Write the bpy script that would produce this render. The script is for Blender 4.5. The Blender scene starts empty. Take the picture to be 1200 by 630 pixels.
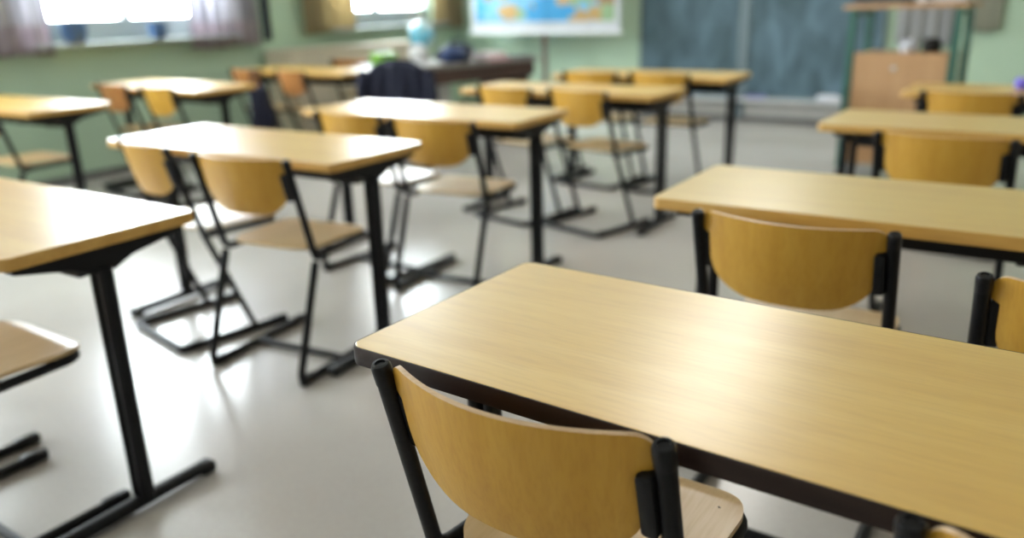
import bpy, bmesh, math, random
from mathutils import Vector, Matrix
random.seed(4)
sc = bpy.context.scene
COL = sc.collection
PI = math.pi

# ------------------------------------------------------------------ materials
def mat(name, color, rough=.5, metal=0., spec=.5, coat=0.):
    m = bpy.data.materials.new(name); m.use_nodes = True
    b = m.node_tree.nodes['Principled BSDF']
    b.inputs['Base Color'].default_value = (*color, 1)
    b.inputs['Roughness'].default_value = rough
    b.inputs['Metallic'].default_value = metal
    b.inputs['Specular IOR Level'].default_value = spec
    b.inputs['Coat Weight'].default_value = coat
    return m

def noisy(name, c1, c2, scale=(1, 1, 1), nscale=5., detail=4., rough=.5, rough2=None, bump=0., spec=.5, lo=.35, hi=.65, coat=0., coat_rough=.1):
    """two colours mixed by stretched noise in object space"""
    m = mat(name, c1, rough, spec=spec, coat=coat)
    nt = m.node_tree; N = nt.nodes; L = nt.links; b = N['Principled BSDF']
    b.inputs['Coat Roughness'].default_value = coat_rough
    tc = N.new('ShaderNodeTexCoord'); mp = N.new('ShaderNodeMapping'); mp.inputs['Scale'].default_value = scale
    no = N.new('ShaderNodeTexNoise'); no.inputs['Scale'].default_value = nscale; no.inputs['Detail'].default_value = detail
    cr = N.new('ShaderNodeValToRGB'); cr.color_ramp.elements[0].position = lo; cr.color_ramp.elements[1].position = hi
    cr.color_ramp.elements[0].color = (*c1, 1); cr.color_ramp.elements[1].color = (*c2, 1)
    L.new(tc.outputs['Object'], mp.inputs['Vector']); L.new(mp.outputs['Vector'], no.inputs['Vector'])
    L.new(no.outputs['Fac'], cr.inputs['Fac']); L.new(cr.outputs['Color'], b.inputs['Base Color'])
    if rough2 is not None:
        mr = N.new('ShaderNodeMapRange'); mr.inputs['To Min'].default_value = rough; mr.inputs['To Max'].default_value = rough2
        L.new(no.outputs['Fac'], mr.inputs['Value']); L.new(mr.outputs['Result'], b.inputs['Roughness'])
    if bump:
        bp = N.new('ShaderNodeBump'); bp.inputs['Strength'].default_value = bump; bp.inputs['Distance'].default_value = .002
        L.new(no.outputs['Fac'], bp.inputs['Height']); L.new(bp.outputs['Normal'], b.inputs['Normal'])
    return m

def wood(name, base, dark, light, grain, rough=.35, fleck=.45, spec=.5, coat=0.):
    """beech-like laminate: broad soft streaks plus fine short flecks along the grain"""
    m = mat(name, base, rough, spec=spec, coat=coat)
    nt = m.node_tree; N = nt.nodes; L = nt.links; b = N['Principled BSDF']; b.inputs['Coat Roughness'].default_value = .33; b.inputs['Coat IOR'].default_value = 1.65
    tc = N.new('ShaderNodeTexCoord')
    def noise(scl, ns, det, dist=0.):
        mp = N.new('ShaderNodeMapping'); mp.inputs['Scale'].default_value = scl
        no = N.new('ShaderNodeTexNoise'); no.inputs['Scale'].default_value = ns; no.inputs['Detail'].default_value = det
        no.inputs['Distortion'].default_value = dist
        L.new(tc.outputs['Object'], mp.inputs['Vector']); L.new(mp.outputs['Vector'], no.inputs['Vector'])
        return no
    g = {'x': (.9, 11, 11), 'z': (14, 14, .8), 'y': (14, .8, 14)}[grain]
    n1 = noise(g, 1.6, 4, .15)
    g2 = {'x': (9, 90, 90), 'z': (120, 120, 8), 'y': (120, 8, 120)}[grain]
    n2 = noise(g2, 1.5, 2)
    cr = N.new('ShaderNodeValToRGB'); e = cr.color_ramp.elements
    e[0].position = .3; e[0].color = (*dark, 1); e[1].position = .72; e[1].color = (*light, 1)
    mid = cr.color_ramp.elements.new(.5); mid.color = (*base, 1)
    L.new(n1.outputs['Fac'], cr.inputs['Fac'])
    mx = N.new('ShaderNodeMix'); mx.data_type = 'RGBA'; mx.blend_type = 'MULTIPLY'
    cr2 = N.new('ShaderNodeValToRGB'); e = cr2.color_ramp.elements
    e[0].position = .35; e[0].color = (.86, .80, .72, 1); e[1].position = .55; e[1].color = (1, 1, 1, 1)
    L.new(n2.outputs['Fac'], cr2.inputs['Fac'])
    mx.inputs['Factor'].default_value = fleck
    L.new(cr.outputs['Color'], mx.inputs[6]); L.new(cr2.outputs['Color'], mx.inputs[7])
    L.new(mx.outputs[2], b.inputs['Base Color'])
    return m

M = {}
M['desk'] = wood('beech_laminate', (.655, .395, .062), (.61, .345, .045), (.695, .445, .088), 'x', rough=.33, spec=.8, coat=.75)
M['desk_edge'] = wood('beech_edge', (.56, .32, .08), (.50, .28, .06), (.61, .37, .10), 'x', rough=.4)
M['dark_edge'] = noisy('dark_brown_edge', (.014, .006, .0045), (.022, .010, .007), (3, 30, 30), 2, rough=.45, spec=.3)
M['back'] = wood('beech_plywood', (.53, .285, .034), (.475, .242, .026), (.575, .325, .048), 'z', rough=.38)
M['back_brown'] = wood('reddish_plywood', (.40, .17, .05), (.35, .14, .04), (.45, .20, .065), 'z', rough=.38)
M['seat'] = wood('beech_seat', (.62, .43, .21), (.56, .38, .17), (.67, .48, .25), 'y', rough=.3)
M['black'] = noisy('black_powder_coat', (.0045, .0045, .0055), (.007, .007, .008), (1, 1, 1), 200, rough=.42, bump=.05, spec=.2)
M['plastic'] = noisy('black_plastic', (.004, .004, .005), (.007, .007, .008), (1, 1, 1), 60, rough=.32, spec=.25)
M['screw'] = mat('dark_screw', (.03, .028, .025), .35, .8)
M['floor'] = None
M['ceil'] = noisy('ceiling_white', (.78, .78, .76), (.82, .82, .80), (1, 1, 1), 8, rough=.9)
M['wall'] = noisy('green_wall', (.385, .515, .38), (.41, .54, .40), (1, 1, 1), 1.5, rough=.75)
M['cream'] = noisy('cream_wall', (.62, .58, .50), (.66, .62, .54), (1, 1, 1), 1.5, rough=.8)
M['white'] = noisy('white_paint', (.72, .73, .74), (.78, .79, .80), (1, 1, 1), 6, rough=.45)
M['greywhite'] = noisy('pale_grey_panel', (.42, .42, .40), (.50, .49, .47), (1, 1, 1), 2, rough=.6)
M['baseboard'] = noisy('grey_baseboard', (.10, .10, .10), (.14, .14, .135), (1, 1, 1), 4, rough=.5)

def make_floor():
    m = mat('linoleum', (.5, .46, .38), .22)
    nt = m.node_tree; N = nt.nodes; L = nt.links; b = N['Principled BSDF']
    tc = N.new('ShaderNodeTexCoord')
    no = N.new('ShaderNodeTexNoise'); no.inputs['Scale'].default_value = 1.1; no.inputs['Detail'].default_value = 7
    n2 = N.new('ShaderNodeTexNoise'); n2.inputs['Scale'].default_value = 60; n2.inputs['Detail'].default_value = 3
    ad = N.new('ShaderNodeMath'); ad.operation = 'MULTIPLY_ADD'; ad.inputs[1].default_value = .35
    cr = N.new('ShaderNodeValToRGB'); e = cr.color_ramp.elements
    e[0].position = .45; e[0].color = (.385, .36, .335, 1); e[1].position = .9; e[1].color = (.465, .44, .41, 1)
    L.new(tc.outputs['Object'], no.inputs['Vector']); L.new(tc.outputs['Object'], n2.inputs['Vector'])
    L.new(n2.outputs['Fac'], ad.inputs[0]); L.new(no.outputs['Fac'], ad.inputs[2])
    L.new(ad.outputs[0], cr.inputs['Fac']); L.new(cr.outputs['Color'], b.inputs['Base Color'])
    mr = N.new('ShaderNodeMapRange'); mr.inputs['To Min'].default_value = .19; mr.inputs['To Max'].default_value = .30
    L.new(no.outputs['Fac'], mr.inputs['Value']); L.new(mr.outputs['Result'], b.inputs['Roughness'])
    b.inputs['Specular IOR Level'].default_value = .6
    return m
M['floor'] = make_floor()

def make_board():
    m = mat('chalkboard', (.03, .07, .085), .55)
    nt = m.node_tree; N = nt.nodes; L = nt.links; b = N['Principled BSDF']
    tc = N.new('ShaderNodeTexCoord'); mp = N.new('ShaderNodeMapping'); mp.inputs['Scale'].default_value = (2.2, 1, 1.1)
    mp.inputs['Rotation'].default_value = (0, .5, 0)
    no = N.new('ShaderNodeTexNoise'); no.inputs['Scale'].default_value = 1.7; no.inputs['Detail'].default_value = 6; no.inputs['Distortion'].default_value = 1.2
    cr = N.new('ShaderNodeValToRGB'); e = cr.color_ramp.elements
    e[0].position = .36; e[0].color = (.030, .066, .080, 1); e[1].position = .74; e[1].color = (.095, .165, .215, 1)
    L.new(tc.outputs['Object'], mp.inputs['Vector']); L.new(mp.outputs['Vector'], no.inputs['Vector'])
    L.new(no.outputs['Fac'], cr.inputs['Fac']); L.new(cr.outputs['Color'], b.inputs['Base Color'])
    return m
M['board'] = make_board()
M['alu'] = noisy('aluminium', (.45, .47, .48), (.55, .56, .57), (1, 1, 12), 8, rough=.4)

M['frame'] = noisy('pale_blue_grey_frame', (.30, .34, .35), (.34, .38, .39), (1, 1, 1), 6, rough=.5)
M['slate'] = noisy('blue_grey_metal', (.12, .165, .185), (.15, .20, .22), (1, 1, 12), 8, rough=.5)
def make_glass():
    m = bpy.data.materials.new('window_glass'); m.use_nodes = True
    N = m.node_tree.nodes; L = m.node_tree.links; N.clear()
    o = N.new('ShaderNodeOutputMaterial'); t = N.new('ShaderNodeBsdfTransparent'); g = N.new('ShaderNodeBsdfGlossy')
    g.inputs['Roughness'].default_value = .02; t.inputs['Color'].default_value = (.96, .98, .97, 1)
    mx = N.new('ShaderNodeMixShader'); mx.inputs[0].default_value = .06
    L.new(t.outputs[0], mx.inputs[1]); L.new(g.outputs[0], mx.inputs[2]); L.new(mx.outputs[0], o.inputs[0])
    return m
M['glass'] = make_glass()

def emit(name, col, s):
    m = bpy.data.materials.new(name); m.use_nodes = True
    N = m.node_tree.nodes; L = m.node_tree.links; N.clear()
    o = N.new('ShaderNodeOutputMaterial'); e = N.new('ShaderNodeEmission')
    e.inputs['Color'].default_value = (*col, 1); e.inputs['Strength'].default_value = s
    L.new(e.outputs[0], o.inputs[0]); return m

# ------------------------------------------------------------------ mesh helpers
def new_obj(name, bm, m, parent=None, smooth=False, loc=None, rotz=0., bevel=0.):
    bmesh.ops.recalc_face_normals(bm, faces=bm.faces)
    me = bpy.data.meshes.new(name); bm.to_mesh(me); bm.free()
    if smooth:
        me.polygons.foreach_set('use_smooth', [True] * len(me.polygons))
    for x in (m if isinstance(m, (list, tuple)) else [m]): me.materials.append(x)
    o = bpy.data.objects.new(name, me); COL.objects.link(o)
    if parent is not None: o.parent = parent
    if loc is not None: o.location = loc
    if rotz: o.rotation_euler = (0, 0, rotz)
    if bevel:
        md = o.modifiers.new('bevel', 'BEVEL'); md.width = bevel; md.segments = 2; md.limit_method = 'ANGLE'; md.angle_limit = math.radians(40)
    return o

def sharp(o, ang=35):
    me = o.data; me.polygons.foreach_set('use_smooth', [True] * len(me.polygons))
    bm = bmesh.new(); bm.from_mesh(me)
    for e in bm.edges:
        if len(e.link_faces) == 2 and e.calc_face_angle(0) > math.radians(ang): e.smooth = False
    bm.to_mesh(me); bm.free(); return o

def box(bm, c, s, rot=None, bev=0., seg=2):
    mtx = Matrix.Translation(c)
    if rot is not None: mtx = mtx @ rot
    r = bmesh.ops.create_cube(bm, size=1.0, matrix=mtx @ Matrix.Diagonal((*s, 1)))
    if bev:
        es = list({e for v in r['verts'] for e in v.link_edges})
        bmesh.ops.bevel(bm, geom=es, offset=bev, segments=seg, profile=.5, affect='EDGES')

def fillet(pts, r, n=6):
    pts = [Vector(p) for p in pts]; out = [pts[0]]
    for i in range(1, len(pts) - 1):
        a, b, c = pts[i-1], pts[i], pts[i+1]
        u = (a - b); v = (c - b); lu, lv = u.length, v.length; u.normalize(); v.normalize()
        th = u.angle(v)
        if th > PI - .02: out.append(b); continue
        d = min(r / math.tan(th / 2), lu * .48, lv * .48)
        p0, p1 = b + u * d, b + v * d
        for k in range(n + 1):
            t = k / n
            out.append(p0 * (1-t)**2 + b * 2*t*(1-t) + p1 * t*t)
    out.append(pts[-1]); return out

def sweep(bm, pts, ra, rb=None, n=12, up=(1, 0, 0), cap=True):
    """elliptic tube: ra along 'up' side axis, rb across"""
    rb = rb or ra
    pts = [Vector(p) for p in pts]; rings = []
    side = Vector(up)
    for i, p in enumerate(pts):
        if i == 0: t = pts[1] - p
        elif i == len(pts) - 1: t = p - pts[i-1]
        else: t = (pts[i+1] - p).normalized() + (p - pts[i-1]).normalized()
        t.normalize()
        s = side - t * side.dot(t)
        if s.length < 1e-4: s = t.orthogonal()
        s.normalize(); q = t.cross(s); side = s
        rings.append([bm.verts.new(p + s * ra * math.cos(2*PI*k/n) + q * rb * math.sin(2*PI*k/n)) for k in range(n)])
    for a, b in zip(rings, rings[1:]):
        for k in range(n): bm.faces.new((a[k], a[(k+1) % n], b[(k+1) % n], b[k]))
    if cap:
        bm.faces.new(rings[0]); bm.faces.new(rings[-1])

def lathe(bm, prof, c=(0, 0, 0), n=24, mtx=None):
    rings = []
    for r, z in prof:
        ring = []
        for k in range(n):
            v = Vector((r * math.cos(2*PI*k/n), r * math.sin(2*PI*k/n), z))
            if mtx: v = mtx @ v
            ring.append(bm.verts.new(v + Vector(c)))
        rings.append(ring)
    for a, b in zip(rings, rings[1:]):
        for k in range(n): bm.faces.new((a[k], a[(k+1) % n], b[(k+1) % n], b[k]))
    bm.faces.new(rings[0]); bm.faces.new(rings[-1])

def rrect(L0, L1, D0, D1, r, n=6):
    out = []
    for cx, cy, a0 in ((L1-r, D1-r, 0), (L0+r, D1-r, 90), (L0+r, D0+r, 180), (L1-r, D0+r, 270)):
        for k in range(n+1):
            a = math.radians(a0 + 90*k/n); out.append((cx + r*math.cos(a), cy + r*math.sin(a)))
    return out

def slab(bm, outline, z0, z1, bev=0.):
    def ring(off, z):
        n = len(outline); res = []
        for i in range(n):
            p = Vector(outline[i]); a = Vector(outline[i-1]); b = Vector(outline[(i+1) % n])
            t = (b - a).normalized(); nn = Vector((t.y, -t.x))
            q = p - nn * off; res.append(bm.verts.new((q.x, q.y, z)))
        return res
    rs = [ring(bev, z0), ring(bev*.3, z0+bev*.3), ring(0, z0+bev), ring(0, z1-bev), ring(bev*.3, z1-bev*.3), ring(bev, z1)] if bev else [ring(0, z0), ring(0, z1)]
    for a, b in zip(rs, rs[1:]):
        for i in range(len(a)): bm.faces.new((a[i], a[(i+1) % len(a)], b[(i+1) % len(a)], b[i]))
    bm.faces.new(rs[0]); bm.faces.new(rs[-1])

def thing(name, label, cat, loc=(0, 0, 0), rotz=0., group=None):
    o = bpy.data.objects.new(name, None); COL.objects.link(o)
    o.empty_display_size = .1
    o.location = loc; o.rotation_euler = (0, 0, rotz)
    o['label'] = label; o['category'] = cat
    if group: o['group'] = group
    return o
def tag(o, label, cat, group=None):
    o['label'] = label; o['category'] = cat
    if group: o['group'] = group
    return o
def struct(o): o['kind'] = 'structure'; return o

CHILDREN = {}
def kids(o): return [c for c in COL.objects if c.parent == o]
def dup(root, loc, rotz, label, group=None):
    r = root.copy(); COL.objects.link(r); r.location = loc; r.rotation_euler = (0, 0, rotz)
    r['label'] = label
    if group: r['group'] = group
    for ch in kids(root):
        c = ch.copy(); COL.objects.link(c); c.parent = r
        for g in kids(ch):
            d = g.copy(); COL.objects.link(d); d.parent = c
    return r

# ------------------------------------------------------------------ desks
DL, DD, DH = 1.300, .5006, .7714
def make_desk(label, edge, group, DL=DL, insl=.045):
    t = thing('school_desk', label, 'desk', group=group)
    e = .003; th = .0295
    bm = bmesh.new(); slab(bm, rrect(e, DL-e, e, DD-e, .022), DH-th, DH, .0015)
    new_obj('tabletop', bm, M['desk'], t)
    bm = bmesh.new(); out = rrect(0, DL, 0, DD, .025); inn = rrect(e+.001, DL-e-.001, e+.001, DD-e-.001, .021)
    n = len(out); zs = (DH-th-.0005, DH-th+.004, DH-.004, DH-.0005)
    prof = [(inn, zs[0]), (None, zs[0]), (out, zs[1]), (out, zs[2]), (None, zs[3]), (inn, zs[3])]
    mid = [((a[0]*.75+b[0]*.25), (a[1]*.75+b[1]*.25)) for a, b in zip(out, inn)]
    rings = [[bm.verts.new((p[0], p[1], z)) for p in (ol or mid)] for ol, z in prof]
    for a, b in zip(rings, rings[1:] + rings[:1]):
        for i in range(n): bm.faces.new((a[i], a[(i+1) % n], b[(i+1) % n], b[i]))
    sharp(new_obj('edge_band', bm, edge, t), 50)
    u = DH - th - .001
    ins = .045; cy = .24
    bm = bmesh.new(); box(bm, ((insl+DL-ins)/2, .222, u-.043), (DL-ins-insl-.07, .04, .083), bev=.005); sharp(new_obj('beam', bm, M['black'], t))
    for k in range(4):          # screw bosses along the underside of the beam
        bm = bmesh.new(); x = .22 + k*(DL-.44)/3
        lathe(bm, [(.012, u-.0925), (.013, u-.0865), (.013, u-.084)], (x, .222, 0), 12); new_obj('beam_boss', bm, M['plastic'], t, smooth=True)
    for x in (insl, DL-ins):
        # support arm: deepest at the column and tapering to both ends
        bm = bmesh.new()
        pr = [(.03, u), (.03, u-.018), (cy-.08, u-.045), (cy-.03, u-.068), (cy+.03, u-.068), (cy+.08, u-.045), (DD-.03, u-.018), (DD-.03, u)]
        a = [bm.verts.new((x-.02, y, z)) for y, z in pr]; b = [bm.verts.new((x+.02, y, z)) for y, z in pr]
        for i in range(len(pr)): bm.faces.new((a[i], a[(i+1) % len(pr)], b[(i+1) % len(pr)], b[i]))
        bm.faces.new(a); bm.faces.new(b)
        new_obj('support_arm', bm, M['black'], t, bevel=.004)
        bm = bmesh.new()
        for dx in (-.018, .018):
            sweep(bm, [(x+dx, cy, .030), (x+dx, cy, u-.06)], .0150, .019, 16)
        new_obj('leg', bm, M['black'], t, smooth=True); 
        sharp(kids(t)[-1])
        bm = bmesh.new()
        y0, y1 = -.02, .43
        sweep(bm, [(x, y0, .020), (x, y0+.01, .0225), (x, cy, .0245), (x, y1-.01, .0225), (x, y1, .020)], .0235, .0175, 16, up=(1, 0, 0))
        f = sharp(new_obj('foot', bm, M['black'], t))
        for y in (y0-.004, y1+.004):
            bm = bmesh.new(); box(bm, (x, y, .018), (.049, .05, .036), bev=.012, seg=3)
            sharp(new_obj('foot_cap', bm, M['plastic'], f))
    return t

# ------------------------------------------------------------------ chairs
HW = .2125     # half spacing of the posts
def backrest_mesh():
    bm = bmesh.new()
    ztop, zbot, wmax = .801, .602, HW-.0125
    zn0, zn1, notch = .756, .690, .018
    def w(z):
        if z > ztop-.028:
            q = (z-(ztop-.028))/.028; return wmax-.028 + .028*math.sqrt(max(0, 1-q*q))
        if z > zn0: return wmax
        if z > zn1-.001: 
            q = min(1, (zn0-z)/.010); return wmax-notch*q*q*(3-2*q)
        q = (zn1-z)/(zn1-zbot); return (wmax-notch)*(1-.62*(1-math.sqrt(max(0, 1-q**2.0))))
    zs = [ztop-.028*(1-math.cos(PI/2*k/7)) for k in range(8)] + [.764, zn0, .7535, .751, .7485, .746, .73, .71] + [zn1-(zn1-zbot)*math.sin(PI/2*k/10) for k in range(0, 11)]
    nu = 36
    def pos(s, z):
        lean = (.79-z)*.257
        q = min(1, abs(s)/wmax)
        bulge = .002-.063*(1-q**1.95)
        return Vector((s, lean+bulge+.003+.006*((z-.69)/.1)**2, z))
    F, B = [], []
    for z in zs:
        ww = w(z); fr, br = [], []
        for k in range(nu+1):
            s = ww*math.sin(PI/2*(-1+2*k/nu)*.8)/math.sin(PI/2*.8); p = pos(s, z)
            q = min(1, abs(s)/wmax)
            n = Vector((-.063*1.95*q**.95*math.copysign(1, s)/wmax, 1, .257)).normalized()
            fr.append(bm.verts.new(p+n*.0036)); br.append(bm.verts.new(p-n*.0036))
        F.append(fr); B.append(br)
    for i in range(len(zs)-1):
        for k in range(nu):
            bm.faces.new((F[i][k], F[i][k+1], F[i+1][k+1], F[i+1][k])); bm.faces.new((B[i][k], B[i+1][k], B[i+1][k+1], B[i][k+1]))
    per_f = F[0] + [r[-1] for r in F[1:-1]] + F[-1][::-1] + [r[0] for r in F[1:-1]][::-1]
    per_b = B[0] + [r[-1] for r in B[1:-1]] + B[-1][::-1] + [r[0] for r in B[1:-1]][::-1]
    n = len(per_f)
    for i in range(n): 
        f = bm.faces.new((per_f[i], per_b[i], per_b[(i+1) % n], per_f[(i+1) % n])); f.material_index = 1
    return bm

def seat_mesh():
    bm = bmesh.new(); ny, nx = 34, 24; T, U = [], []
    y0, y1, hw = .075, .452, .198
    for j in range(ny+1):
        q = .5-.5*math.cos(PI*j/ny); y = y0+(y1-y0)*q
        # outline: rounded corners
        r = .09; d = min(y-y0, y1-y); ww = hw - (r - math.sqrt(max(0, r*r-(r-d)**2)) if d < r else 0)*.9 - .012*(1-q)
        tr, ur = [], []
        for i in range(nx+1):
            x = -ww+2*ww*i/nx; s = x/hw
            z = .468 - .010*(1-s*s)*math.sin(PI*min(1, q*1.15)) - .012*max(0, (y-y0)/(y1-y0)-.86)**2/.02 + .004*(1-q)
            tr.append(bm.verts.new((x, y, z))); ur.append(bm.verts.new((x, y, z-.011)))
        T.append(tr); U.append(ur)
    for j in range(ny):
        for i in range(nx):
            bm.faces.new((T[j][i], T[j][i+1], T[j+1][i+1], T[j+1][i])); bm.faces.new((U[j][i], U[j+1][i], U[j+1][i+1], U[j][i+1]))
    pt = T[0] + [r[-1] for r in T[1:-1]] + T[-1][::-1] + [r[0] for r in T[1:-1]][::-1]
    pu = U[0] + [r[-1] for r in U[1:-1]] + U[-1][::-1] + [r[0] for r in U[1:-1]][::-1]
    for i in range(len(pt)): bm.faces.new((pt[i], pu[i], pu[(i+1) % len(pt)], pt[(i+1) % len(pt)]))
    return bm

M['ply_edge'] = noisy('plywood_edge', (.46, .30, .16), (.60, .42, .26), (1, 300, 300), 3, rough=.35)
def make_chair(label, kind, group=None):
    t = thing('school_chair', label, 'chair', group=group)
    sharp(new_obj('backrest', backrest_mesh(), [M['back'], M['ply_edge']], t), 40)
    st = sharp(new_obj('seat', seat_mesh(), M['seat'], t), 40)
    for x in (-.155, .155):
        for y in (.13, .385):
            bm = bmesh.new(); lathe(bm, [(.007, .463), (.007, .4665), (.004, .4685)], (x, y, -.0005), 10)
            new_obj('screw', bm, M['screw'], st, smooth=True)
    for s in (-1, 1):
        x = s*HW
        bm = bmesh.new()
        if kind == 'A':
            sweep(bm, fillet([(x, 0, .785), (x, .092, .430), (x*.92, .16, .438), (x*.88, .418, .442), (x*.40, .432, .442)], .05), .014, .0125, 14)
        else:
            sweep(bm, fillet([(x, 0, .785), (x, .095, .445), (x, .255, .022)], .25, 5), .014, .0125, 14)
        p = sharp(new_obj('back_post', bm, M['black'], t))
        bm = bmesh.new(); d = Vector((0, -.257, 1)).normalized()
        rot = Vector((0, 0, 1)).rotation_difference(d).to_matrix().to_4x4()
        lathe(bm, [(.0143, -.022), (.0148, -.004), (.0146, .006), (.0122, .011), (.008, .0115), (.0075, .009), (.002, .009)], (x, -.0005, .787), 16, rot)
        sharp(new_obj('post_cap', bm, M['plastic'], p))
        bm = bmesh.new(); zc = .702
        box(bm, (x-s*.0225, (.79-zc)*.257+(.007 if s < 0 else -.007), zc), (.024, .018 if s < 0 else .026, .100), Matrix.Rotation(math.atan(.257), 4, 'X'), bev=.006)
        sharp(new_obj('bracket', bm, M['plastic'], p))
        bm = bmesh.new()
        if kind == 'A':
            sweep(bm, fillet([(x, .088, .425), (x, -.055, .0165), (x, .43, .0165)], .03), .014, .0155, 14)
            leg = sharp(new_obj('leg', bm, M['black'], t))
            glides = [(x, .43), (x, -.02)]
        else:
            sweep(bm, fillet([(x*.95, .09, .440), (x*.88, .418, .442), (x*.40, .432, .442)], .05), .012, .012, 12)
            sharp(new_obj('seat_rail', bm, M['black'], t))
            bm = bmesh.new()
            sweep(bm, [(x, -.03, .0165), (x, .37, .0165)], .0155, .016, 14)
            leg = sharp(new_obj('skid', bm, M['black'], t))
            glides = [(x, .37), (x, -.02)]
        for gx, gy in glides:
            bm = bmesh.new(); box(bm, (gx, gy-math.copysign(.006, gy), .018), (.034, .078, .036), bev=.011, seg=3)
            sharp(new_obj('glide', bm, M['plastic'], leg))
    bm = bmesh.new()
    if kind == 'A':
        sweep(bm, [(-HW, .19, .0165), (HW, .19, .0165)], .013, .013, 12, up=(0, 1, 0))
    else:
        sweep(bm, fillet([(-HW, -.02, .0165), (-HW, -.062, .0165), (HW, -.062, .0165), (HW, -.02, .0165)], .035), .0155, .0155, 12, up=(0, 0, 1))
    sharp(new_obj('crossbar', bm, M['black'], t))
    for y in (.16, .36):
        bm = bmesh.new(); sweep(bm, [(-HW*.86, y, .442), (HW*.86, y, .442)], .010, .007, 10, up=(0, 1, 0))
        sharp(new_obj('seat_support', bm, M['black'], t))
    return t

R = math.radians
desk0 = make_desk('large beech-topped desk with dark brown edge, nearest in front', M['dark_edge'], None, 1.38, .080)
desk0.location = (-.868, .829, 0); desk0.rotation_euler.z = R(-1.95)
GD = 'beech-topped school desks'
DESKS = [
 (-.856, 1.954, .32, 'beech-topped desk directly behind the nearest dark-edged desk'),
 (-.795, 3.440, -1.34, 'beech-topped desk with a chair tucked in, third along the right-hand column'),
 (-.686, 4.734, -.71, 'beech-topped desk at far right holding a purple pencil case, before the wooden cart'),
 (-3.150, .767, .83, 'shiny-topped desk cut off by the left edge, closest on the left side'),
 (-3.295, 1.900, .59, 'white-glaring desk left of centre with two chairs at its near side, second in middle column'),
 (-3.247, 2.941, 2.0, 'pale desk third in middle column, behind the large white-glaring desk'),
 (-3.105, 4.107, .11, 'pale desk fourth in middle column, with golden chairs before and behind it'),
 (-3.062, 5.152, .65, 'desk nearest the chalkboard, last in middle column'),
 (-5.965, 2.259, 1.12, 'desk under the plant window at far left edge, with a chair seat below'),
 (-6.028, 3.438, -1.61, 'desk by the window wall under the grey-purple curtain with a reddish and a tan chair'),
 (-6.03, 4.76, 0, 'partly hidden desk beside the beige sideboard, left of the navy jacket'),
]
proto = wide = None
for x, y, a, lab in DESKS:
    if x > -1:
        if wide is None:
            wide = make_desk(lab, M['desk_edge'], GD, 1.38, .080); wide.location = (x, y, 0); wide.rotation_euler.z = R(a)
        else: dup(wide, (x, y, 0), R(a), lab, GD)
    elif proto is None:
        proto = make_desk(lab, M['desk_edge'], GD); proto.location = (x, y, 0); proto.rotation_euler.z = R(a)
    else: dup(proto, (x, y, 0), R(a), lab, GD)

A_ = []; B_ = []
GC = 'beech and black school chairs'
CH = [
 ('A', -.522, .763, -.4, 'chair with curved beech backrest in front of the nearest dark-edged desk, largest in view'),
 ('A', .158, .742, -2, 'chair at bottom right corner showing only its post cap and top of backrest'),
 ('B', -.448, 1.778, -.3, 'chair with wide beech backrest tucked under second desk, facing it behind the nearest desk'),
 ('A', .155, 1.565, -2, 'chair cut by the right edge, black post in front of backrest, behind nearest desk'),
 ('B', -.300, 3.125, -2.8, 'chair with olive-tan backrest under third right-hand desk'),
 ('B', -.345, 4.53, -4, 'golden chair at the far right desk in front of the wooden cart'),
 ('A', -2.180, .560, 0, 'chair at lower left whose seat pokes out under the left-edge desk, nearer the leg'),
 ('A', -2.725, .600, 0, 'chair at the left-edge desk with only floor skid caps showing, further left'),
 ('B', -2.905, 1.820, -11, 'turned chair at left end of the white-glaring desk, backrest under its edge'),
 ('A', -2.290, 1.775, 6.5, 'chair with zigzag black frame at right end of the white-glaring desk'),
 ('A', -2.755, 2.775, -3, 'half-hidden chair at left of the third middle desk, left of a backrest of same colour'),
 ('A', -2.234, 2.745, 5, 'chair at right end of third middle desk, frontmost seat in image centre'),
 ('B', -2.715, 4.025, -10, 'golden chair at left of the fourth middle desk, behind white desk top'),
 ('B', -2.225, 4.020, -14, 'golden chair at right of fourth middle desk with its floor loop visible'),
 ('B', -2.72, 5.10, -4, 'golden chair at left of the desk nearest chalkboard, below the map stand'),
 ('B', -2.205, 5.10, -4, 'golden chair at right of the desk nearest chalkboard'),
 ('A', -5.05, 2.19, 0, 'chair under the far left edge desk, only seat and black side showing'),
 ('B', -5.62, 3.36, -6, 'reddish-brown chair at left of the desk under the grey-purple curtain'),
 ('B', -5.07, 3.345, -6, 'tan chair at right of the desk under the grey-purple curtain'),
 ('B', -5.70, 4.60, -6, 'brown chair mostly hidden behind the desk under the grey-purple curtain'),
 ('B', -5.16, 4.60, -12, 'brown chair with pale glare on its edge beside the beige sideboard'),
 ('B', -5.66, 5.80, 8, 'brown chair top in front of the beige sideboard, left of green box'),
]
pr = {}
for k, x, y, a, lab in CH:
    if k not in pr:
        pr[k] = make_chair(lab, k, GC); pr[k].location = (x, y, 0); pr[k].rotation_euler.z = R(a)
    else:
        c = dup(pr[k], (x, y, 0), R(a), lab, GC)
        if 'brown chair' in lab:
            b = [q for q in kids(c) if q.name.startswith('backrest')][0]
            b.material_slots[0].link = 'OBJECT'; b.material_slots[0].material = M['back_brown']

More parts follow.
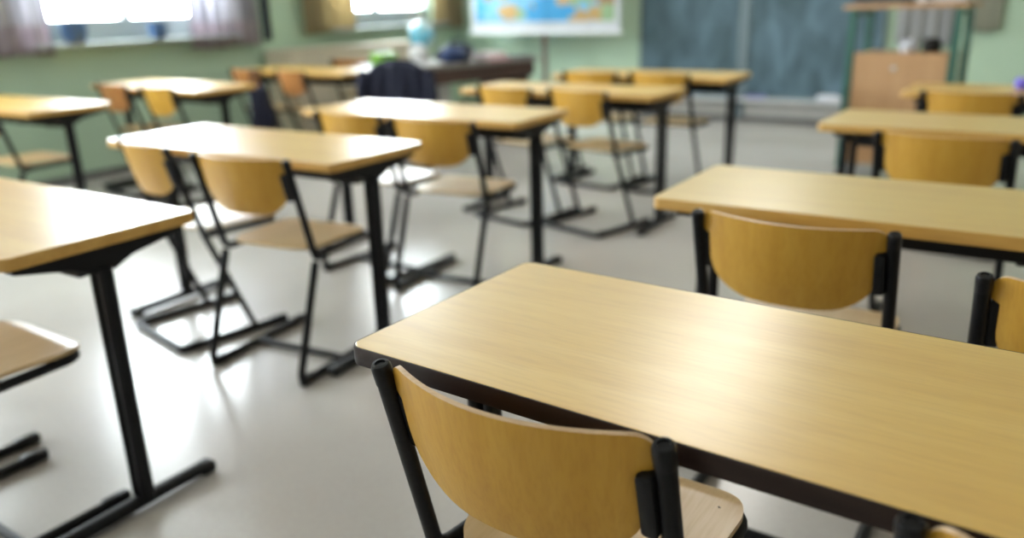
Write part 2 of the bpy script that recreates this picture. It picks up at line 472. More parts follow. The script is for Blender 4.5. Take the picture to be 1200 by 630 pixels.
# ------------------------------------------------------------------ room shell
XL, XR, YF, YB, ZC = -6.45, 2.6, 8.62, -2.6, 3.05
bm = bmesh.new(); box(bm, ((XL+XR)/2, (YF+YB)/2, -.05), (XR-XL+.6, YF-YB+.6, .1)); struct(new_obj('floor', bm, M['floor']))
bm = bmesh.new(); box(bm, ((XL+XR)/2, (YF+YB)/2, ZC+.05), (XR-XL+.6, YF-YB+.6, .1)); struct(new_obj('ceiling', bm, M['ceil']))
bm = bmesh.new(); box(bm, ((XL+XR)/2, YF+.1, ZC/2), (XR-XL, .2, ZC)); struct(new_obj('wall_front', bm, M['wall']))
bm = bmesh.new(); box(bm, ((XL+XR)/2, YB-.1, ZC/2), (XR-XL, .2, ZC)); struct(new_obj('wall_back', bm, M['cream']))
bm = bmesh.new(); box(bm, (XR+.1, (YF+YB)/2, ZC/2), (.2, YF-YB+.4, ZC)); struct(new_obj('wall_right', bm, M['cream']))
WIN = [(-2.0, -.2), (.45, 2.25), (3.28, 5.05), (6.30, 8.15)]  # first two windows are unseen, added to let in more daylight
Z0, Z1 = 1.06, 2.55
bm = bmesh.new(); T = .3
ys = [YB-.2] + [v for w in WIN for v in w] + [YF+.2]
for i in range(0, len(ys), 2): box(bm, (XL-T/2, (ys[i]+ys[i+1])/2, ZC/2), (T, ys[i+1]-ys[i], ZC))
for a, b in WIN:
    box(bm, (XL-T/2, (a+b)/2, Z0/2), (T, b-a, Z0)); box(bm, (XL-T/2, (a+b)/2, (Z1+ZC)/2), (T, b-a, ZC-Z1))
struct(new_obj('wall_left', bm, M['wall']))
for i, (a, b) in enumerate(WIN):
    w = bpy.data.objects.new('window_%d' % (i+1), None); COL.objects.link(w); w.location = (XL-.14, (a+b)/2, Z0); struct(w)
    hw = (b-a)/2; H = Z1-Z0
    bm = bmesh.new()
    for zc, h in ((.085, .17), (H-.035, .07)): box(bm, (0, 0, zc), (.07, 2*hw, h), bev=.006)
    for yc in (-hw+.035, 0, hw-.035): box(bm, (0, yc, H/2+.05), (.07, .07, H-.24), bev=.006)
    new_obj('window_frame', bm, M['frame'], w)
    for s in (-1, 1):
        bm = bmesh.new(); box(bm, (0, s*(hw/2), H/2+.05), (.008, hw-.06, H-.23)); new_obj('pane', bm, M['glass'], w)
    bm = bmesh.new(); box(bm, (.13, 0, -.012), (.26, 2*hw+.1, .024), bev=.006)
    new_obj('window_sill', bm, M['frame'], w, loc=(.06, 0, 0))
    # daylight portal in the opening
    la = bpy.data.lights.new('daylight', 'AREA'); la.shape = 'RECTANGLE'; la.size = b-a; la.size_y = H
    la.cycles.is_portal = True
    lo = bpy.data.objects.new('daylight', la); COL.objects.link(lo); lo.location = (XL-.29, (a+b)/2, (Z0+Z1)/2); lo.rotation_euler = (PI/2, 0, PI/2)
    lo.rotation_euler = (0, -PI/2, 0)
    la.size = H; la.size_y = b-a
for nm, c, s in (('baseboard_front', ((XL+XR)/2, YF-.010, .03), (XR-XL, .02, .06)), ('baseboard_left', (XL+.010, (YF+YB)/2, .03), (.02, YF-YB-.05, .06)),
                 ('baseboard_right', (XR-.010, (YF+YB)/2, .03), (.02, YF-YB-.05, .06)), ('baseboard_back', ((XL+XR)/2, YB+.010, .03), (XR-XL-.1, .02, .06))):
    bm = bmesh.new(); box(bm, c, s, bev=.003); struct(new_obj(nm, bm, M['baseboard']))
bm = bmesh.new(); box(bm, (-2.55, YF-.018, .155), (2.9, .030, .185), bev=.004); struct(new_obj('trim_1', bm, M['greywhite']))

# ------------------------------------------------------------------ chalkboard
cb = thing('chalkboard', 'dark blue-green two-panel chalkboard on the front wall', 'chalkboard', (-2.75, YF, .25))
for x0, x1 in ((-1.17, -.075), (.02, 1.30)):
    bm = bmesh.new(); box(bm, ((x0+x1)/2, -.035, .58), (x1-x0, .03, 1.12), bev=.004); p = new_obj('panel', bm, M['board'], cb)
    bm = bmesh.new()
    for z in (.012, 1.148): box(bm, ((x0+x1)/2, -.04, z), (x1-x0+.03, .045, .025), bev=.003)
    for x in (x0-.005, x1+.005): box(bm, (x, -.04, .58), (.02, .045, 1.16), bev=.003)
    new_obj('panel_frame', bm, M['slate'], p)
bm = bmesh.new(); box(bm, (-.028, -.03, .55), (.07, .05, 1.5), bev=.004); new_obj('centre_column', bm, M['slate'], cb)
bm = bmesh.new(); box(bm, (0, -.095, -.015), (2.46, .15, .014), bev=.003); box(bm, (0, -.167, -.002), (2.46, .008, .03), bev=.003); new_obj('chalk_tray', bm, M['alu'], cb)
def blockobj(name, label, cat, c, s, m, rz=0., bev=.008, group=None):
    bm = bmesh.new(); box(bm, (0, 0, s[2]/2), s, bev=bev); o = sharp(new_obj(name, bm, m)); o.location = c; o.rotation_euler.z = rz
    return tag(o, label, cat, group)
M['felt'] = noisy('blue_felt', (.10, .11, .28), (.16, .17, .36), (1, 1, 1), 90, rough=.9, bump=.3)
blk = thing('board_eraser', 'purple-blue board eraser on the chalk tray', 'eraser', (-2.60, YF-.108, .2425), R(3))
bm = bmesh.new(); box(bm, (0, 0, .012), (.22, .07, .024), bev=.006); new_obj('felt_pad', bm, M['felt'], blk)
bm = bmesh.new(); box(bm, (0, 0, .034), (.20, .05, .020), bev=.006); new_obj('grip', bm, mat('violet_plastic', (.18, .16, .42), .4), blk)
def cloth_lump(name, c, sx, sy, sz, m, seed, rz=0.):
    rnd = random.Random(seed); bm = bmesh.new(); bmesh.ops.create_icosphere(bm, subdivisions=4, radius=1)
    ph = [rnd.uniform(0, 6) for _ in range(6)]
    for v in bm.verts:
        p = v.co.copy(); a = math.atan2(p.y, p.x)
        k = 1+.13*math.sin(3*a+ph[0]+3*p.z)+.08*math.sin(7*a+ph[1])*(1-abs(p.z))+.07*math.sin(6*p.x+ph[2])*math.cos(5*p.y+ph[3])
        v.co = Vector((p.x*k*sx, p.y*k*sy, max(0, (p.z*k*.5+.42))*sz))
    o = new_obj(name, bm, m, smooth=True); o.location = c; o.rotation_euler.z = rz; return o
M['rag'] = noisy('white_rag', (.50, .52, .58), (.66, .67, .70), (1, 1, 1), 12, rough=.95)
tag(cloth_lump('rag', (-1.87, YF-.108, .2425), .13, .028, .08, M['rag'], 3), 'crumpled pale wiping rag on the chalk tray by the cart', 'rag')

# ------------------------------------------------------------------ wall map on a stand
mp = thing('map_stand', 'large physical map with white border on a brown stand', 'map', (-4.98, 8.2, 0))
bm = bmesh.new(); nx, nz = 150, 90; W, H = 1.96, 1.30; Zb = .935
vs = [[bm.verts.new((-W/2+W*i/nx, .012*math.sin(3*i/nx), Zb+H*j/nz)) for i in range(nx+1)] for j in range(nz+1)]
def land(u, v):
    """0 border, 1 sea, 2 deep sea, 3 ochre, 4 green, 5 brown : a made-up coastline"""
    if u < .035 or u > .965 or v < .085 or v > .95: return 0
    n = .05*math.sin(23*u+5*v)+.04*math.sin(41*v-9*u)+.03*math.sin(67*u+31*v)
    r = 0
    def ell(cx, cy, a, b): return ((u-cx)/a)**2+((v-cy)/b)**2 < 1+6*n
    if ell(.28, .17, .12, .055): r = 3 if u < .33 else 4
    elif ell(.22, .34, .05, .07): r = 3
    elif u > .76+n and v < .30: r = 5 if (v > .22 and u > .86) else (4 if u > .88 or (v > .19 and u < .82) else 3)
    elif v > .25+n*1.5 and .60+n < u: r = 5 if u > .74 else 3
    elif v > .42+n*2: r = 4 if n > .02 else (3 if n > -.05 else 5)
    if r: return r
    return 2 if ((u-.56)/.17)**2+((v-.17)/.12)**2 < 1 or u < .10+n else 1
for j in range(nz):
    for i in range(nx):
        f = bm.faces.new((vs[j][i], vs[j][i+1], vs[j+1][i+1], vs[j+1][i])); f.material_index = land((i+.5)/nx, (j+.5)/nz)
bmesh.ops.solidify(bm, geom=bm.faces[:], thickness=.004)
def paper(n, c): return noisy(n, c, tuple(x*1.08 for x in c), (1, 1, 1), 6, rough=.4)
sheet = new_obj('map_sheet', bm, [paper('map_border', (.70, .71, .74)), paper('map_sea', (.22, .55, .78)), paper('map_deep', (.06, .40, .74)), paper('map_ochre', (.62, .40, .16)), paper('map_green', (.36, .52, .28)), paper('map_brown', (.42, .24, .12))], mp, smooth=True)
M['brownrod'] = noisy('brown_rod', (.10, .065, .055), (.14, .09, .075), (1, 1, 20), 4, rough=.5)
for z in (Zb-.004, Zb+H+.004):
    bm = bmesh.new(); sweep(bm, [(-W/2-.02, 0, z), (W/2+.02, 0, z)], .014, n=12, up=(0, 0, 1)); sharp(new_obj('map_rod', bm, M['white'], mp))
bm = bmesh.new(); sweep(bm, [(0, .06, .05), (0, .06, Zb+H+.1)], .032, n=16); sharp(new_obj('pole', bm, M['brownrod'], mp))
bm = bmesh.new(); sweep(bm, [(0, .06, Zb+H+.05), (0, 0, Zb+H+.012)], .010, n=10); sharp(new_obj('hook', bm, M['brownrod'], mp))
for k in range(3):
    a = 2*PI*k/3+.5; bm = bmesh.new(); sweep(bm, fillet([(0, .06, .12), (.1*math.cos(a), .06+.1*math.sin(a), .10), (.33*math.cos(a), .06+.33*math.sin(a), .016)], .05), .015, n=10, up=(0, 0, 1)); sharp(new_obj('stand_leg', bm, M['brownrod'], mp))

# ------------------------------------------------------------------ curtains, sill pots
def curtain(name, y0, y1, zb, zt, x, amp, waves, mats, label, seed, hem=None, flare=0., group=None):
    rnd = random.Random(seed); n, m_ = int(waves*10), 24
    bm = bmesh.new(); rows = []
    for j in range(m_+1):
        q = j/m_; z = zb+(zt-zb)*q; r = []
        for i in range(n+1):
            u = i/n
            yy = y0+(y1-y0)*u + flare*(1-q)*(u-.5)
            xx = x+amp*(math.sin(2*PI*waves*u)+.35*math.sin(2*PI*waves*2.3*u+1.3*seed))*(1-.35*q)
            r.append(bm.verts.new((xx, yy, z+.008*math.sin(9*u+seed))))
        rows.append(r)
    for j in range(m_):
        for i in range(n):
            f = bm.faces.new((rows[j][i], rows[j][i+1], rows[j+1][i+1], rows[j+1][i])); f.material_index = 1 if (hem and j < hem) else 0
    bmesh.ops.solidify(bm, geom=bm.faces[:], thickness=.004)
    o = new_obj(name, bm, mats, smooth=True)
    return tag(o, label, 'curtain', group)
M['cur1'] = noisy('mauve_grey_fabric', (.30, .295, .325), (.56, .55, .585), (1, 7, .5), 2.2, rough=.9)
M['cur1h'] = noisy('mauve_hem', (.31, .265, .295), (.44, .39, .42), (1, 9, 2), 3, rough=.9)
M['cur2'] = noisy('ochre_fabric', (.28, .225, .125), (.38, .315, .19), (1, 8, .4), 2.5, rough=.9)
M['navy'] = noisy('navy_fabric', (.006, .008, .022), (.010, .012, .032), (1, 1, 1), 30, rough=.85, bump=.2)
curtain('curtain', 2.35, 3.34, .985, 2.7, -6.32, .035, 6, [M['cur1'], M['cur1h']], 'grey-mauve curtain at far left, left of the plant window', 1, hem=3, flare=.1)
curtain('curtain', 4.58, 5.34, .955, 2.7, -6.32, .035, 5, [M['cur1'], M['cur1h']], 'grey-mauve curtain hanging to the right of the plant window', 2, hem=3)
curtain('curtain', 5.36, 5.46, .985, 2.7, -6.31, .02, 2, [mat('dark_violet_fabric', (.035, .035, .07), .9)], 'narrow dark violet curtain strip beside the grey-mauve curtain', 3)
curtain('curtain', 5.90, 6.62, 1.015, 2.7, -6.32, .025, 5, [M['cur2']], 'ochre curtain left of the far window', 4)
curtain('curtain', 7.92, 8.56, .99, 2.7, -6.32, .025, 5, [M['cur2']], 'ochre curtain right of the far window, next to the map', 5)
M['pot'] = noisy('blue_glaze', (.035, .085, .19), (.05, .11, .24), (1, 1, 1), 10, rough=.3)
M['leaf'] = noisy('leaf_green', (.12, .28, .05), (.22, .40, .10), (1, 1, 1), 14, rough=.5)
M['soil'] = noisy('soil', (.03, .02, .012), (.05, .035, .02), (1, 1, 1), 60, rough=.95)
def pot(y, s, label, seed, nleaf):
    rnd = random.Random(seed)
    t = thing('potted_plant', label, 'plant', (-6.33, y, Z0+.001))
    bm = bmesh.new(); lathe(bm, [(.05*s, 0), (.074*s, .03*s), (.085*s, .085*s), (.078*s, .125*s), (.085*s, .14*s), (.075*s, .14*s), (.07*s, .115*s), (.01, .115*s)], n=24); sharp(new_obj('pot', bm, M['pot'], t), 50)
    bm = bmesh.new(); lathe(bm, [(.069*s, .112*s), (.069*s, .12*s), (.01, .124*s)], n=20); new_obj('soil', bm, M['soil'], t)
    bm = bmesh.new(); bl = bmesh.new()
    for k in range(nleaf):
        a = rnd.uniform(0, 2*PI); h = rnd.uniform(.12, .42); o = rnd.uniform(.02, .10)
        top = Vector((o*math.cos(a), o*math.sin(a), .12*s+h))
        sweep(bm, [(0, 0, .118*s), (top.x*.3, top.y*.3, .12*s+h*.6), top], .003, n=6)
        side = Vector((-math.sin(a), math.cos(a), 0)); out = Vector((math.cos(a), math.sin(a), -.25)).normalized(); nrm = side.cross(out)
        L, w = rnd.uniform(.06, .10), rnd.uniform(.018, .028); c = []
        for q in range(7):
            f = q/6; wd = w*math.sin(PI*min(.98, f*.93+.05)); ctr = top+out*L*f+nrm*(.01*math.sin(PI*f))
            c.append((bl.verts.new(ctr-side*wd), bl.verts.new(ctr+nrm*.003), bl.verts.new(ctr+side*wd)))
        for p, q in zip(c, c[1:]):
            bl.faces.new((p[0], p[1], q[1], q[0])); bl.faces.new((p[1], p[2], q[2], q[1]))
    bmesh.ops.solidify(bl, geom=bl.faces[:], thickness=.0012)
    new_obj('stem', bm, M['leaf'], t, smooth=True); new_obj('leaves', bl, M['leaf'], t, smooth=True)
pot(3.57, 1.15, 'round blue flower pot with thin plant at left of the window sill', 5, 9)
pot(4.28, .95, 'smaller blue flower pot at right of the window sill', 8, 3)

# ------------------------------------------------------------------ sideboard by the window wall
M['beige'] = noisy('beige_laminate', (.50, .44, .33), (.56, .49, .37), (1, 1, 1), 3, rough=.5)
sb = thing('sideboard', 'low beige sideboard along the window wall under the ochre curtain', 'sideboard', (-6.18, 6.30, 0))
bm = bmesh.new(); box(bm, (0, 0, .46), (.38, 1.78, .82), bev=.004); new_obj('body', bm, M['beige'], sb)
bm = bmesh.new(); box(bm, (.005, 0, .882), (.42, 1.82, .024), bev=.005); new_obj('top', bm, M['beige'], sb)
bm = bmesh.new(); box(bm, (0, 0, .025), (.34, 1.72, .05)); new_obj('plinth', bm, M['baseboard'], sb)
for k in range(3):
    bm = bmesh.new(); box(bm, (.199, -.59+.59*k, .46), (.018, .575, .78), bev=.003); d = new_obj('door', bm, M['beige'], sb)
    bm = bmesh.new(); box(bm, (.213, -.59+.59*k+.24, .6), (.012, .012, .1), bev=.003); new_obj('handle', bm, M['alu'], d)

# ------------------------------------------------------------------ teacher's desk and what lies on it
td_rz = R(-14)
TDL = (-4.80, 6.20, 0)
M['darkwood'] = wood('dark_wood', (.055, .026, .020), (.035, .016, .012), (.08, .04, .03), 'y', rough=.35)
M['greytop'] = noisy('grey_desk_top', (.17, .15, .14), (.23, .205, .19), (1, 8, 1), 3, rough=.3)
td = thing('teacher_desk', 'dark wooden teacher desk heaped with papers and bags', 'desk', TDL, td_rz)
bm = bmesh.new(); slab(bm, rrect(-.42, .42, -.80, .80, .015), .735, .765, .004); new_obj('desk_top', bm, M['greytop'], td)
bm = bmesh.new(); box(bm, (.385, 0, .665), (.024, 1.5, .13), bev=.003); new_obj('front_panel', bm, M['darkwood'], td)
for y in (-.70, .70):
    bm = bmesh.new(); box(bm, (0, y, .375), (.70, .035, .715), bev=.004); new_obj('side_panel', bm, M['darkwood'], td)
bm = bmesh.new(); box(bm, (-.05, -.42, .40), (.60, .48, .55), bev=.004); ped = new_obj('pedestal', bm, M['greywhite'], td)
for k in range(3):
    bm = bmesh.new(); box(bm, (-.358, -.42, .24+.165*k), (.018, .46, .155), bev=.003); dr = new_obj('drawer', bm, M['greywhite'], td)
    bm = bmesh.new(); box(bm, (-.372, -.42, .24+.165*k), (.012, .12, .012), bev=.003); new_obj('handle', bm, M['alu'], dr)
def on_td(x, y): 
    c, s = math.cos(td_rz), math.sin(td_rz); return (TDL[0]+c*x-s*y, TDL[1]+s*x+c*y, .766)
# globe
gl = thing('globe', 'pale blue desk globe on a white base', 'globe', on_td(-.24, -.10))
bm = bmesh.new(); lathe(bm, [(.085, 0), (.085, .012), (.03, .025), (.016, .05), (.013, .085), (.005, .09)], n=28); sharp(new_obj('base', bm, M['white'], gl))
M['globe'] = noisy('globe_skin', (.16, .50, .66), (.50, .68, .66), (1, 1, 1), 7, rough=.14, lo=.52, hi=.56, coat=.6)
bm = bmesh.new(); bmesh.ops.create_uvsphere(bm, u_segments=40, v_segments=24, radius=.125, matrix=Matrix.Translation((0, 0, .235))); new_obj('sphere', bm, M['globe'], gl, smooth=True)
bm = bmesh.new(); sweep(bm, [(.137*math.sin(a)*.9, .0, .235-.137*math.cos(a)) for a in [PI*k/20 for k in range(21)]], .006, n=8, up=(0, 1, 0)); new_obj('meridian_arm', bm, M['alu'], gl, smooth=True)
M['lime'] = noisy('lime_plastic', (.17, .42, .03), (.22, .50, .05), (1, 1, 1), 20, rough=.4)
gb = thing('storage_box', 'bright green plastic box on the teacher desk corner', 'box', on_td(-.26, -.53), td_rz)
bm = bmesh.new(); slab(bm, rrect(-.075, .075, -.105, .105, .03), 0, .085, .006); new_obj('tub', bm, M['lime'], gb)
bm = bmesh.new(); slab(bm, rrect(-.082, .082, -.112, .112, .035), .085, .10, .005); new_obj('lid', bm, M['lime'], gb)
M['sheet'] = noisy('paper_white', (.62, .62, .63), (.70, .70, .70), (1, 1, 200), 2, rough=.7)
def papers(x, y, rz, n, s, label, name='paper_stack', cat='papers', m=None, grp=None):
    rnd = random.Random(int(x*100+y*10)); bm = bmesh.new(); z = 0
    for k in range(n):
        h = rnd.uniform(.006, .012); box(bm, (rnd.uniform(-.012, .012), rnd.uniform(-.012, .012), z+h/2), (s[0], s[1], h), Matrix.Rotation(rnd.uniform(-.1, .1), 4, 'Z')); z += h
    o = new_obj(name, bm, m or M['sheet']); o.location = on_td(x, y); o.rotation_euler.z = td_rz+rz; return tag(o, label, cat, grp)
papers(-.17, .22, .2, 9, (.21, .30), 'white paper stack on the teacher desk behind the dark bag')
papers(.28, -.50, -.3, 3, (.21, .30), 'low pale paper stack at near end of the teacher desk')
papers(.22, .335, .05, 7, (.20, .24), 'pinkish white paper stack right of the dark bag on teacher desk', m=noisy('pinkish_paper', (.62, .52, .54), (.70, .64, .64), (1, 1, 150), 2, rough=.7))
fo = papers(.26, .64, -.05, 2, (.22, .31), 'dark folder at the far end of the teacher desk', 'folder', 'folder', noisy('dark_folder', (.05, .05, .06), (.08, .08, .09), (1, 1, 1), 9, rough=.5))
pk = papers(.375, .33, .0, 1, (.06, .22), 'small pink-red folder at the edge of the teacher desk', 'folder', 'folder', noisy('pink_folder', (.50, .16, .20), (.56, .22, .25), (1, 1, 1), 9, rough=.5))
wb = cloth_lump('carrier_bag', on_td(-.10, -.25), .085, .085, .17, M['sheet'], 21); tag(wb, 'crumpled white bag between green box and dark bag on teacher desk', 'bag')
bg = thing('bag', 'dark blue and black bag lying on the teacher desk', 'bag', on_td(.20, -.06), td_rz+.2)
b1 = cloth_lump('body', (0, 0, 0), .13, .21, .17, noisy('blue_black_nylon', (.008, .010, .02), (.03, .06, .17), (1, 1, 1), 4, rough=.6, lo=.45, hi=.6), 11); b1.parent = bg
bm = bmesh.new(); sweep(bm, fillet([(.03, -.12, .12), (.03, -.10, .19), (.03, .08, .19), (.03, .11, .12)], .04), .010, n=8); h = new_obj('handle', bm, M['navy'], bg, smooth=True)

# ------------------------------------------------------------------ jacket on a chair in the aisle
dup(pr['B'], (-4.36, 4.98, 0), R(20), 'chair in the aisle hidden under a navy jacket', GC)
bm = bmesh.new(); n, m_ = 40, 26
front, rear = [], []
def jk(q, u, side):
    # q 0 hem .. 1 shoulders, u -1..1 across; drapes over the backrest
    hw = .285-.05*q**2 - .05*max(0, (q-.80)/.20)**2
    z = .475+.385*q - .05*max(0, abs(u)-.6)*q*1.5
    th = .085*(1-u*u)**.5*(1-.25*q)*(1 if q < .93 else max(.25, (1-q)/.07))+.012
    fold = .016*math.sin(9*u+2*q)+.010*math.sin(17*u-5*q)
    return Vector((u*hw, side*(th+fold*(1 if q < .9 else .3))+(.79-z)*.2+.0, z))
for j in range(m_+1):
    q = j/m_; front.append([bm.verts.new(jk(q, -1+2*i/n, 1)) for i in range(n+1)]); rear.append([bm.verts.new(jk(q, -1+2*i/n, -1)) for i in range(n+1)])
for j in range(m_):
    for i in range(n):
        bm.faces.new((front[j][i], front[j][i+1], front[j+1][i+1], front[j+1][i])); bm.faces.new((rear[j][i], rear[j+1][i], rear[j+1][i+1], rear[j][i+1]))
for i in range(n):
    bm.faces.new((front[m_][i], front[m_][i+1], rear[m_][i+1], rear[m_][i])); bm.faces.new((front[0][i], rear[0][i], rear[0][i+1], front[0][i+1]))
for j in range(m_):
    for i in (0, n): bm.faces.new((front[j][i], front[j+1][i], rear[j+1][i], rear[j][i]))
jt = thing('jacket', 'navy jacket draped over a chair back in front of the teacher desk', 'jacket', (-4.36, 4.98, 0), R(20))
new_obj('body', bm, M['navy'], jt, smooth=True)
for s in (-1, 1):
    bm = bmesh.new(); sweep(bm, fillet([(s*.262, -.03, .79), (s*.292, -.04, .66), (s*.300, -.02, .46), (s*.31, .0, .36)], .08), .055, .045, 14, up=(0, 1, 0)); sharp(new_obj('sleeve', bm, M['navy'], jt), 60)
bm = bmesh.new(); sweep(bm, [(-.11, .02, .835), (-.07, -.03, .85), (0, -.045, .855), (.07, -.03, .85), (.11, .02, .835)], .016, .025, 10, up=(0, 1, 0)); new_obj('collar', bm, M['navy'], jt, smooth=True)

# satchel hanging in the gap between two chairs by the window wall
sg = thing('school_bag', 'dark school bag hanging beside a brown chair near the window wall', 'bag', (-5.43, 4.50, .28), R(35))
bm = bmesh.new(); box(bm, (0, 0, .20), (.14, .20, .40), bev=.05, seg=4); sharp(new_obj('body', bm, M['navy'], sg), 60)
bm = bmesh.new(); box(bm, (.075, 0, .13), (.05, .16, .20), bev=.02, seg=3); sharp(new_obj('front_pocket', bm, M['navy'], sg), 60)
bm = bmesh.new(); sweep(bm, fillet([(-.04, -.06, .38), (-.03, -.05, .52), (-.03, .05, .52), (-.04, .06, .38)], .05), .006, .014, 8, up=(1, 0, 0)); new_obj('strap', bm, M['navy'], sg, smooth=True)

# ------------------------------------------------------------------ cart at the front right
M['green_metal'] = noisy('dark_green_metal', (.018, .095, .070), (.025, .12, .09), (1, 1, 1), 30, rough=.4)
M['peach'] = wood('peach_veneer', (.46, .27, .13), (.41, .235, .11), (.51, .31, .155), 'z', rough=.5)
ct = thing('media_cart', 'green-framed cart with peach wood cabinet and open top shelf', 'cart', (-.90, 6.30, 0), R(-3))
for x in (-.32, .32):
    for y in (-.22, .24):
        bm = bmesh.new(); box(bm, (x, y, .62), (.042, .042, 1.08), bev=.004); p = new_obj('upright', bm, M['green_metal'], ct)
        bm = bmesh.new(); mt = Matrix.Rotation(PI/2, 4, 'Y'); lathe(bm, [(.036, -.012), (.04, -.006), (.04, .006), (.036, .012)], (x, y, .04), 18, mt); sharp(new_obj('castor', bm, M['plastic'], p))
        bm = bmesh.new(); box(bm, (x, y, .078), (.03, .03, .014)); box(bm, (x-.016, y, .055), (.004, .025, .05)); box(bm, (x+.016, y, .055), (.004, .025, .05)); new_obj('castor_fork', bm, M['alu'], p)
    bm = bmesh.new(); box(bm, (x, .01, 1.13), (.03, .43, .03), bev=.003); new_obj('crossbar', bm, M['green_metal'], ct)
bm = bmesh.new(); box(bm, (0, .01, 1.175), (.76, .56, .024), bev=.004); new_obj('top_shelf', bm, M['peach'], ct)
bm = bmesh.new(); box(bm, (0, .02, .50), (.57, .44, .74), bev=.004); new_obj('cabinet', bm, M['peach'], ct)
bm = bmesh.new(); box(bm, (0, -.212, .50), (.585, .018, .76), bev=.003); dr = new_obj('door', bm, M['peach'], ct)
bm = bmesh.new(); mt = Matrix.Rotation(PI/2, 4, 'X'); lathe(bm, [(.016, 0), (.016, .008), (.010, .011)], (-.03, -.221, .78), 18, mt); new_obj('lock', bm, M['alu'], dr, smooth=True)
def on_ct(x, y, z): 
    a = R(-3); return (-.90+math.cos(a)*x-math.sin(a)*y, 6.30+math.sin(a)*x+math.cos(a)*y, z)
pl = thing('video_player', 'flat dark device on top shelf of the cart', 'device', on_ct(-.17, 0, 1.188), R(-3))
bm = bmesh.new(); box(bm, (0, 0, .035), (.36, .28, .05), bev=.005); new_obj('case', bm, noisy('dark_grey_case', (.05, .045, .04), (.07, .065, .06), (1, 1, 1), 9, rough=.4), pl)
for x in (-.14, .14):
    for y in (-.1, .1):
        bm = bmesh.new(); lathe(bm, [(.015, 0), (.015, .011)], (x, y, 0), 12); new_obj('rubber_foot', bm, M['plastic'], pl)
pj = thing('projector', 'white boxy device on top shelf at right of the cart', 'projector', on_ct(.20, 0, 1.188), R(-6))
bm = bmesh.new(); box(bm, (0, 0, .06), (.30, .26, .10), bev=.015, seg=3); sharp(new_obj('case', bm, M['white'], pj))
bm = bmesh.new(); mt = Matrix.Rotation(PI/2, 4, 'X'); lathe(bm, [(.034, 0), (.036, .02), (.028, .022), (.02, .012)], (-.07, -.128, .065), 20, mt); new_obj('lens', bm, M['plastic'], pj, smooth=True)
for x in (-.1, .1):
    bm = bmesh.new(); lathe(bm, [(.014, 0), (.014, .013)], (x, -.07, 0), 12); new_obj('foot', bm, M['plastic'], pj)
    bm = bmesh.new(); lathe(bm, [(.014, 0), (.014, .013)], (x, .07, 0), 12); new_obj('foot', bm, M['plastic'], pj)
tag(cloth_lump('cloth', on_ct(.02, -.10, .871), .06, .05, .10, M['rag'], 7), 'small white cloth on the cart cabinet under the shelf', 'cloth')
sp = thing('loudspeaker', 'small round black loudspeaker beside the white cloth on the cart cabinet', 'speaker', on_ct(.165, -.10, .871))
bm = bmesh.new(); lathe(bm, [(.045, 0), (.058, .02), (.06, .055), (.05, .085), (.03, .098), (.01, .1)], n=24); new_obj('body', bm, M['plastic'], sp, smooth=True)
bm = bmesh.new(); mt = Matrix.Rotation(PI/2, 4, 'X'); lathe(bm, [(.034, 0), (.034, .006), (.01, .002)], (0, -.055, .045), 20, mt); new_obj('speaker_cone', bm, M['screw'], sp, smooth=True)

# pale cloths on the front wall right of the cart
M['paleg'] = noisy('pale_grey_cloth', (.38, .38, .39), (.50, .50, .50), (9, 1, 1), 2, rough=.9)
M['palec'] = noisy('cream_cloth', (.42, .42, .33), (.50, .50, .40), (9, 1, 1), 2, rough=.9)
def hanging(x0, x1, zb, zt, m, label, seed):
    bm = bmesh.new(); n, k_ = 40, 14; rows = []
    for j in range(k_+1):
        q = j/k_; rows.append([bm.verts.new((x0+(x1-x0)*i/n*(1-.0*q), YF-.055+.018*math.sin(2*PI*4*i/n+seed)*(1-.6*q), zb+(zt-zb)*q+.02*math.sin(5*i/n+seed)*(1-q))) for i in range(n+1)])
    for j in range(k_):
        for i in range(n): bm.faces.new((rows[j][i], rows[j][i+1], rows[j+1][i+1], rows[j+1][i]))
    bmesh.ops.solidify(bm, geom=bm.faces[:], thickness=.004)
    t = thing('hanging_cloth', label, 'cloth', (0, 0, 0))
    t.location = ((x0+x1)/2, YF, zt)
    o = new_obj('cloth', bm, m, smooth=True); o.parent = t; o.location = (-t.location.x, -t.location.y, -t.location.z)
    bm = bmesh.new(); sweep(bm, [(x0-.03, YF-.055, zt), (x1+.03, YF-.055, zt)], .012, n=10, up=(0, 0, 1))
    for x in (x0+.05, x1-.05): sweep(bm, [(x, YF-.055, zt), (x, YF-.001, zt)], .008, n=8)
    o = new_obj('rail', bm, M['alu'], t, smooth=True); o.location = (-t.location.x, -t.location.y, -t.location.z)
hanging(-1.35, -.86, .80, 1.75, M['paleg'], 'pale grey cloth hanging on the front wall behind the cart', 1)
hanging(-.78, -.50, .92, 1.75, M['palec'], 'cream cloth hanging on the front wall right of the cart', 2)

# pencil case on the far right desk
pc = thing('pencil_case', 'violet-blue pencil case on the far right desk', 'pencil case', (-.085, 5.02, DH+.001), R(15))
M['violet'] = noisy('violet_fabric', (.13, .10, .55), (.18, .15, .65), (1, 1, 1), 60, rough=.7)
bm = bmesh.new(); box(bm, (0, 0, .03), (.21, .075, .06), bev=.02, seg=4); sharp(new_obj('pouch', bm, M['violet'], pc), 60)
bm = bmesh.new(); sweep(bm, [(-.09, 0, .060), (.09, 0, .060)], .004, n=8, up=(0, 0, 1)); new_obj('zip', bm, M['alu'], pc)

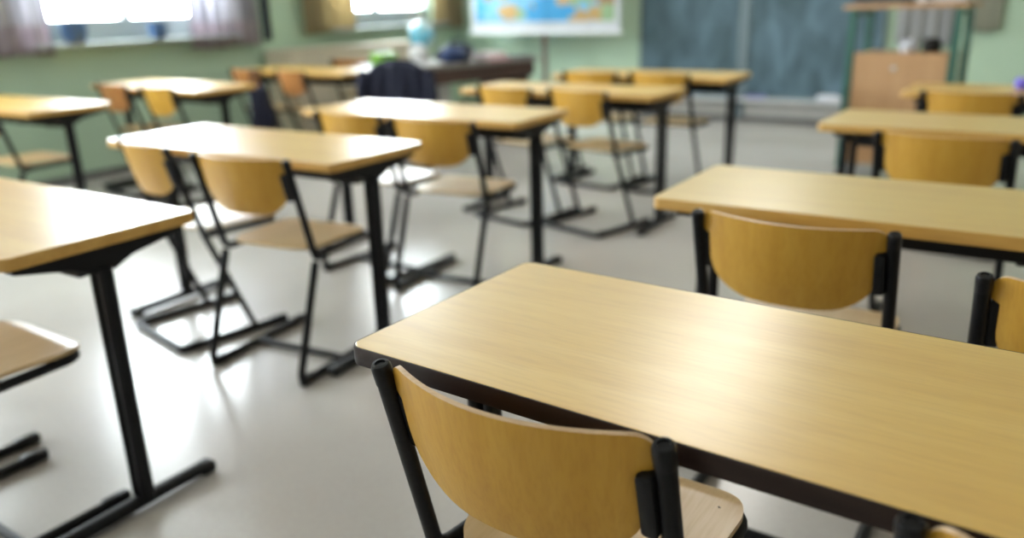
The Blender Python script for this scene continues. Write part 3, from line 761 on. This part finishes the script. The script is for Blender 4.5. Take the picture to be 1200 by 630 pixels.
# ------------------------------------------------------------------ ceiling lights, added out of view for the highlight on the nearest desk
M['added_lamp'] = emit('added_lamp_diffuser', (1, .97, .90), 9.0)
for x, y, lab in ((-1.75, 4.75, 'long white added ceiling light over the middle desks, out of view'), (-1.95, 6.75, 'long white added ceiling light nearest the chalkboard, out of view')):
    t = thing('added_ceiling_light', lab, 'added_lamp', (x, y, ZC), 0, 'added ceiling lights above the desks')
    bm = bmesh.new(); box(bm, (0, 0, -.025), (.30, 1.5, .05), bev=.006); new_obj('housing', bm, M['white'], t)
    bm = bmesh.new(); box(bm, (0, 0, -.058), (.25, 1.44, .016), bev=.004); new_obj('diffuser', bm, M['added_lamp'], t)

# ------------------------------------------------------------------ world, camera
w = bpy.data.worlds.new('overcast_sky'); sc.world = w; w.use_nodes = True
N = w.node_tree.nodes; L = w.node_tree.links; bg_ = N['Background']
bg_.inputs['Color'].default_value = (.885, .93, 1.0, 1); bg_.inputs['Strength'].default_value = 14.0

cd = bpy.data.cameras.new('camera'); co = bpy.data.objects.new('camera', cd); COL.objects.link(co); sc.camera = co
fw = Vector((-0.5277698180161733, 0.7901607718950442, -0.3116167096761714))
rt = Vector((0.8361451634346121, 0.5478443233921636, -0.026978936077770185))
up = Vector((-0.14939974851411644, 0.27479547282517314, 0.9498248066136767))
co.matrix_world = Matrix(((rt.x, up.x, -fw.x, 0), (rt.y, up.y, -fw.y, 0), (rt.z, up.z, -fw.z, 1.2718729), (0, 0, 0, 1)))
cd.sensor_width = 36; cd.sensor_fit = 'HORIZONTAL'; cd.lens = 953.797/1200*36
cd.dof.use_dof = True; cd.dof.focus_distance = 1.16; cd.dof.aperture_fstop = 1.6
cd.clip_start = .02
sc.view_settings.view_transform = 'Standard'; sc.view_settings.look = 'None'; sc.view_settings.gamma = 1
sc.view_settings.use_curve_mapping = False
sc.view_settings.exposure = 1.42
sc.cycles.max_bounces = 10; sc.cycles.diffuse_bounces = 5; sc.cycles.glossy_bounces = 5
sc.cycles.use_denoising = True
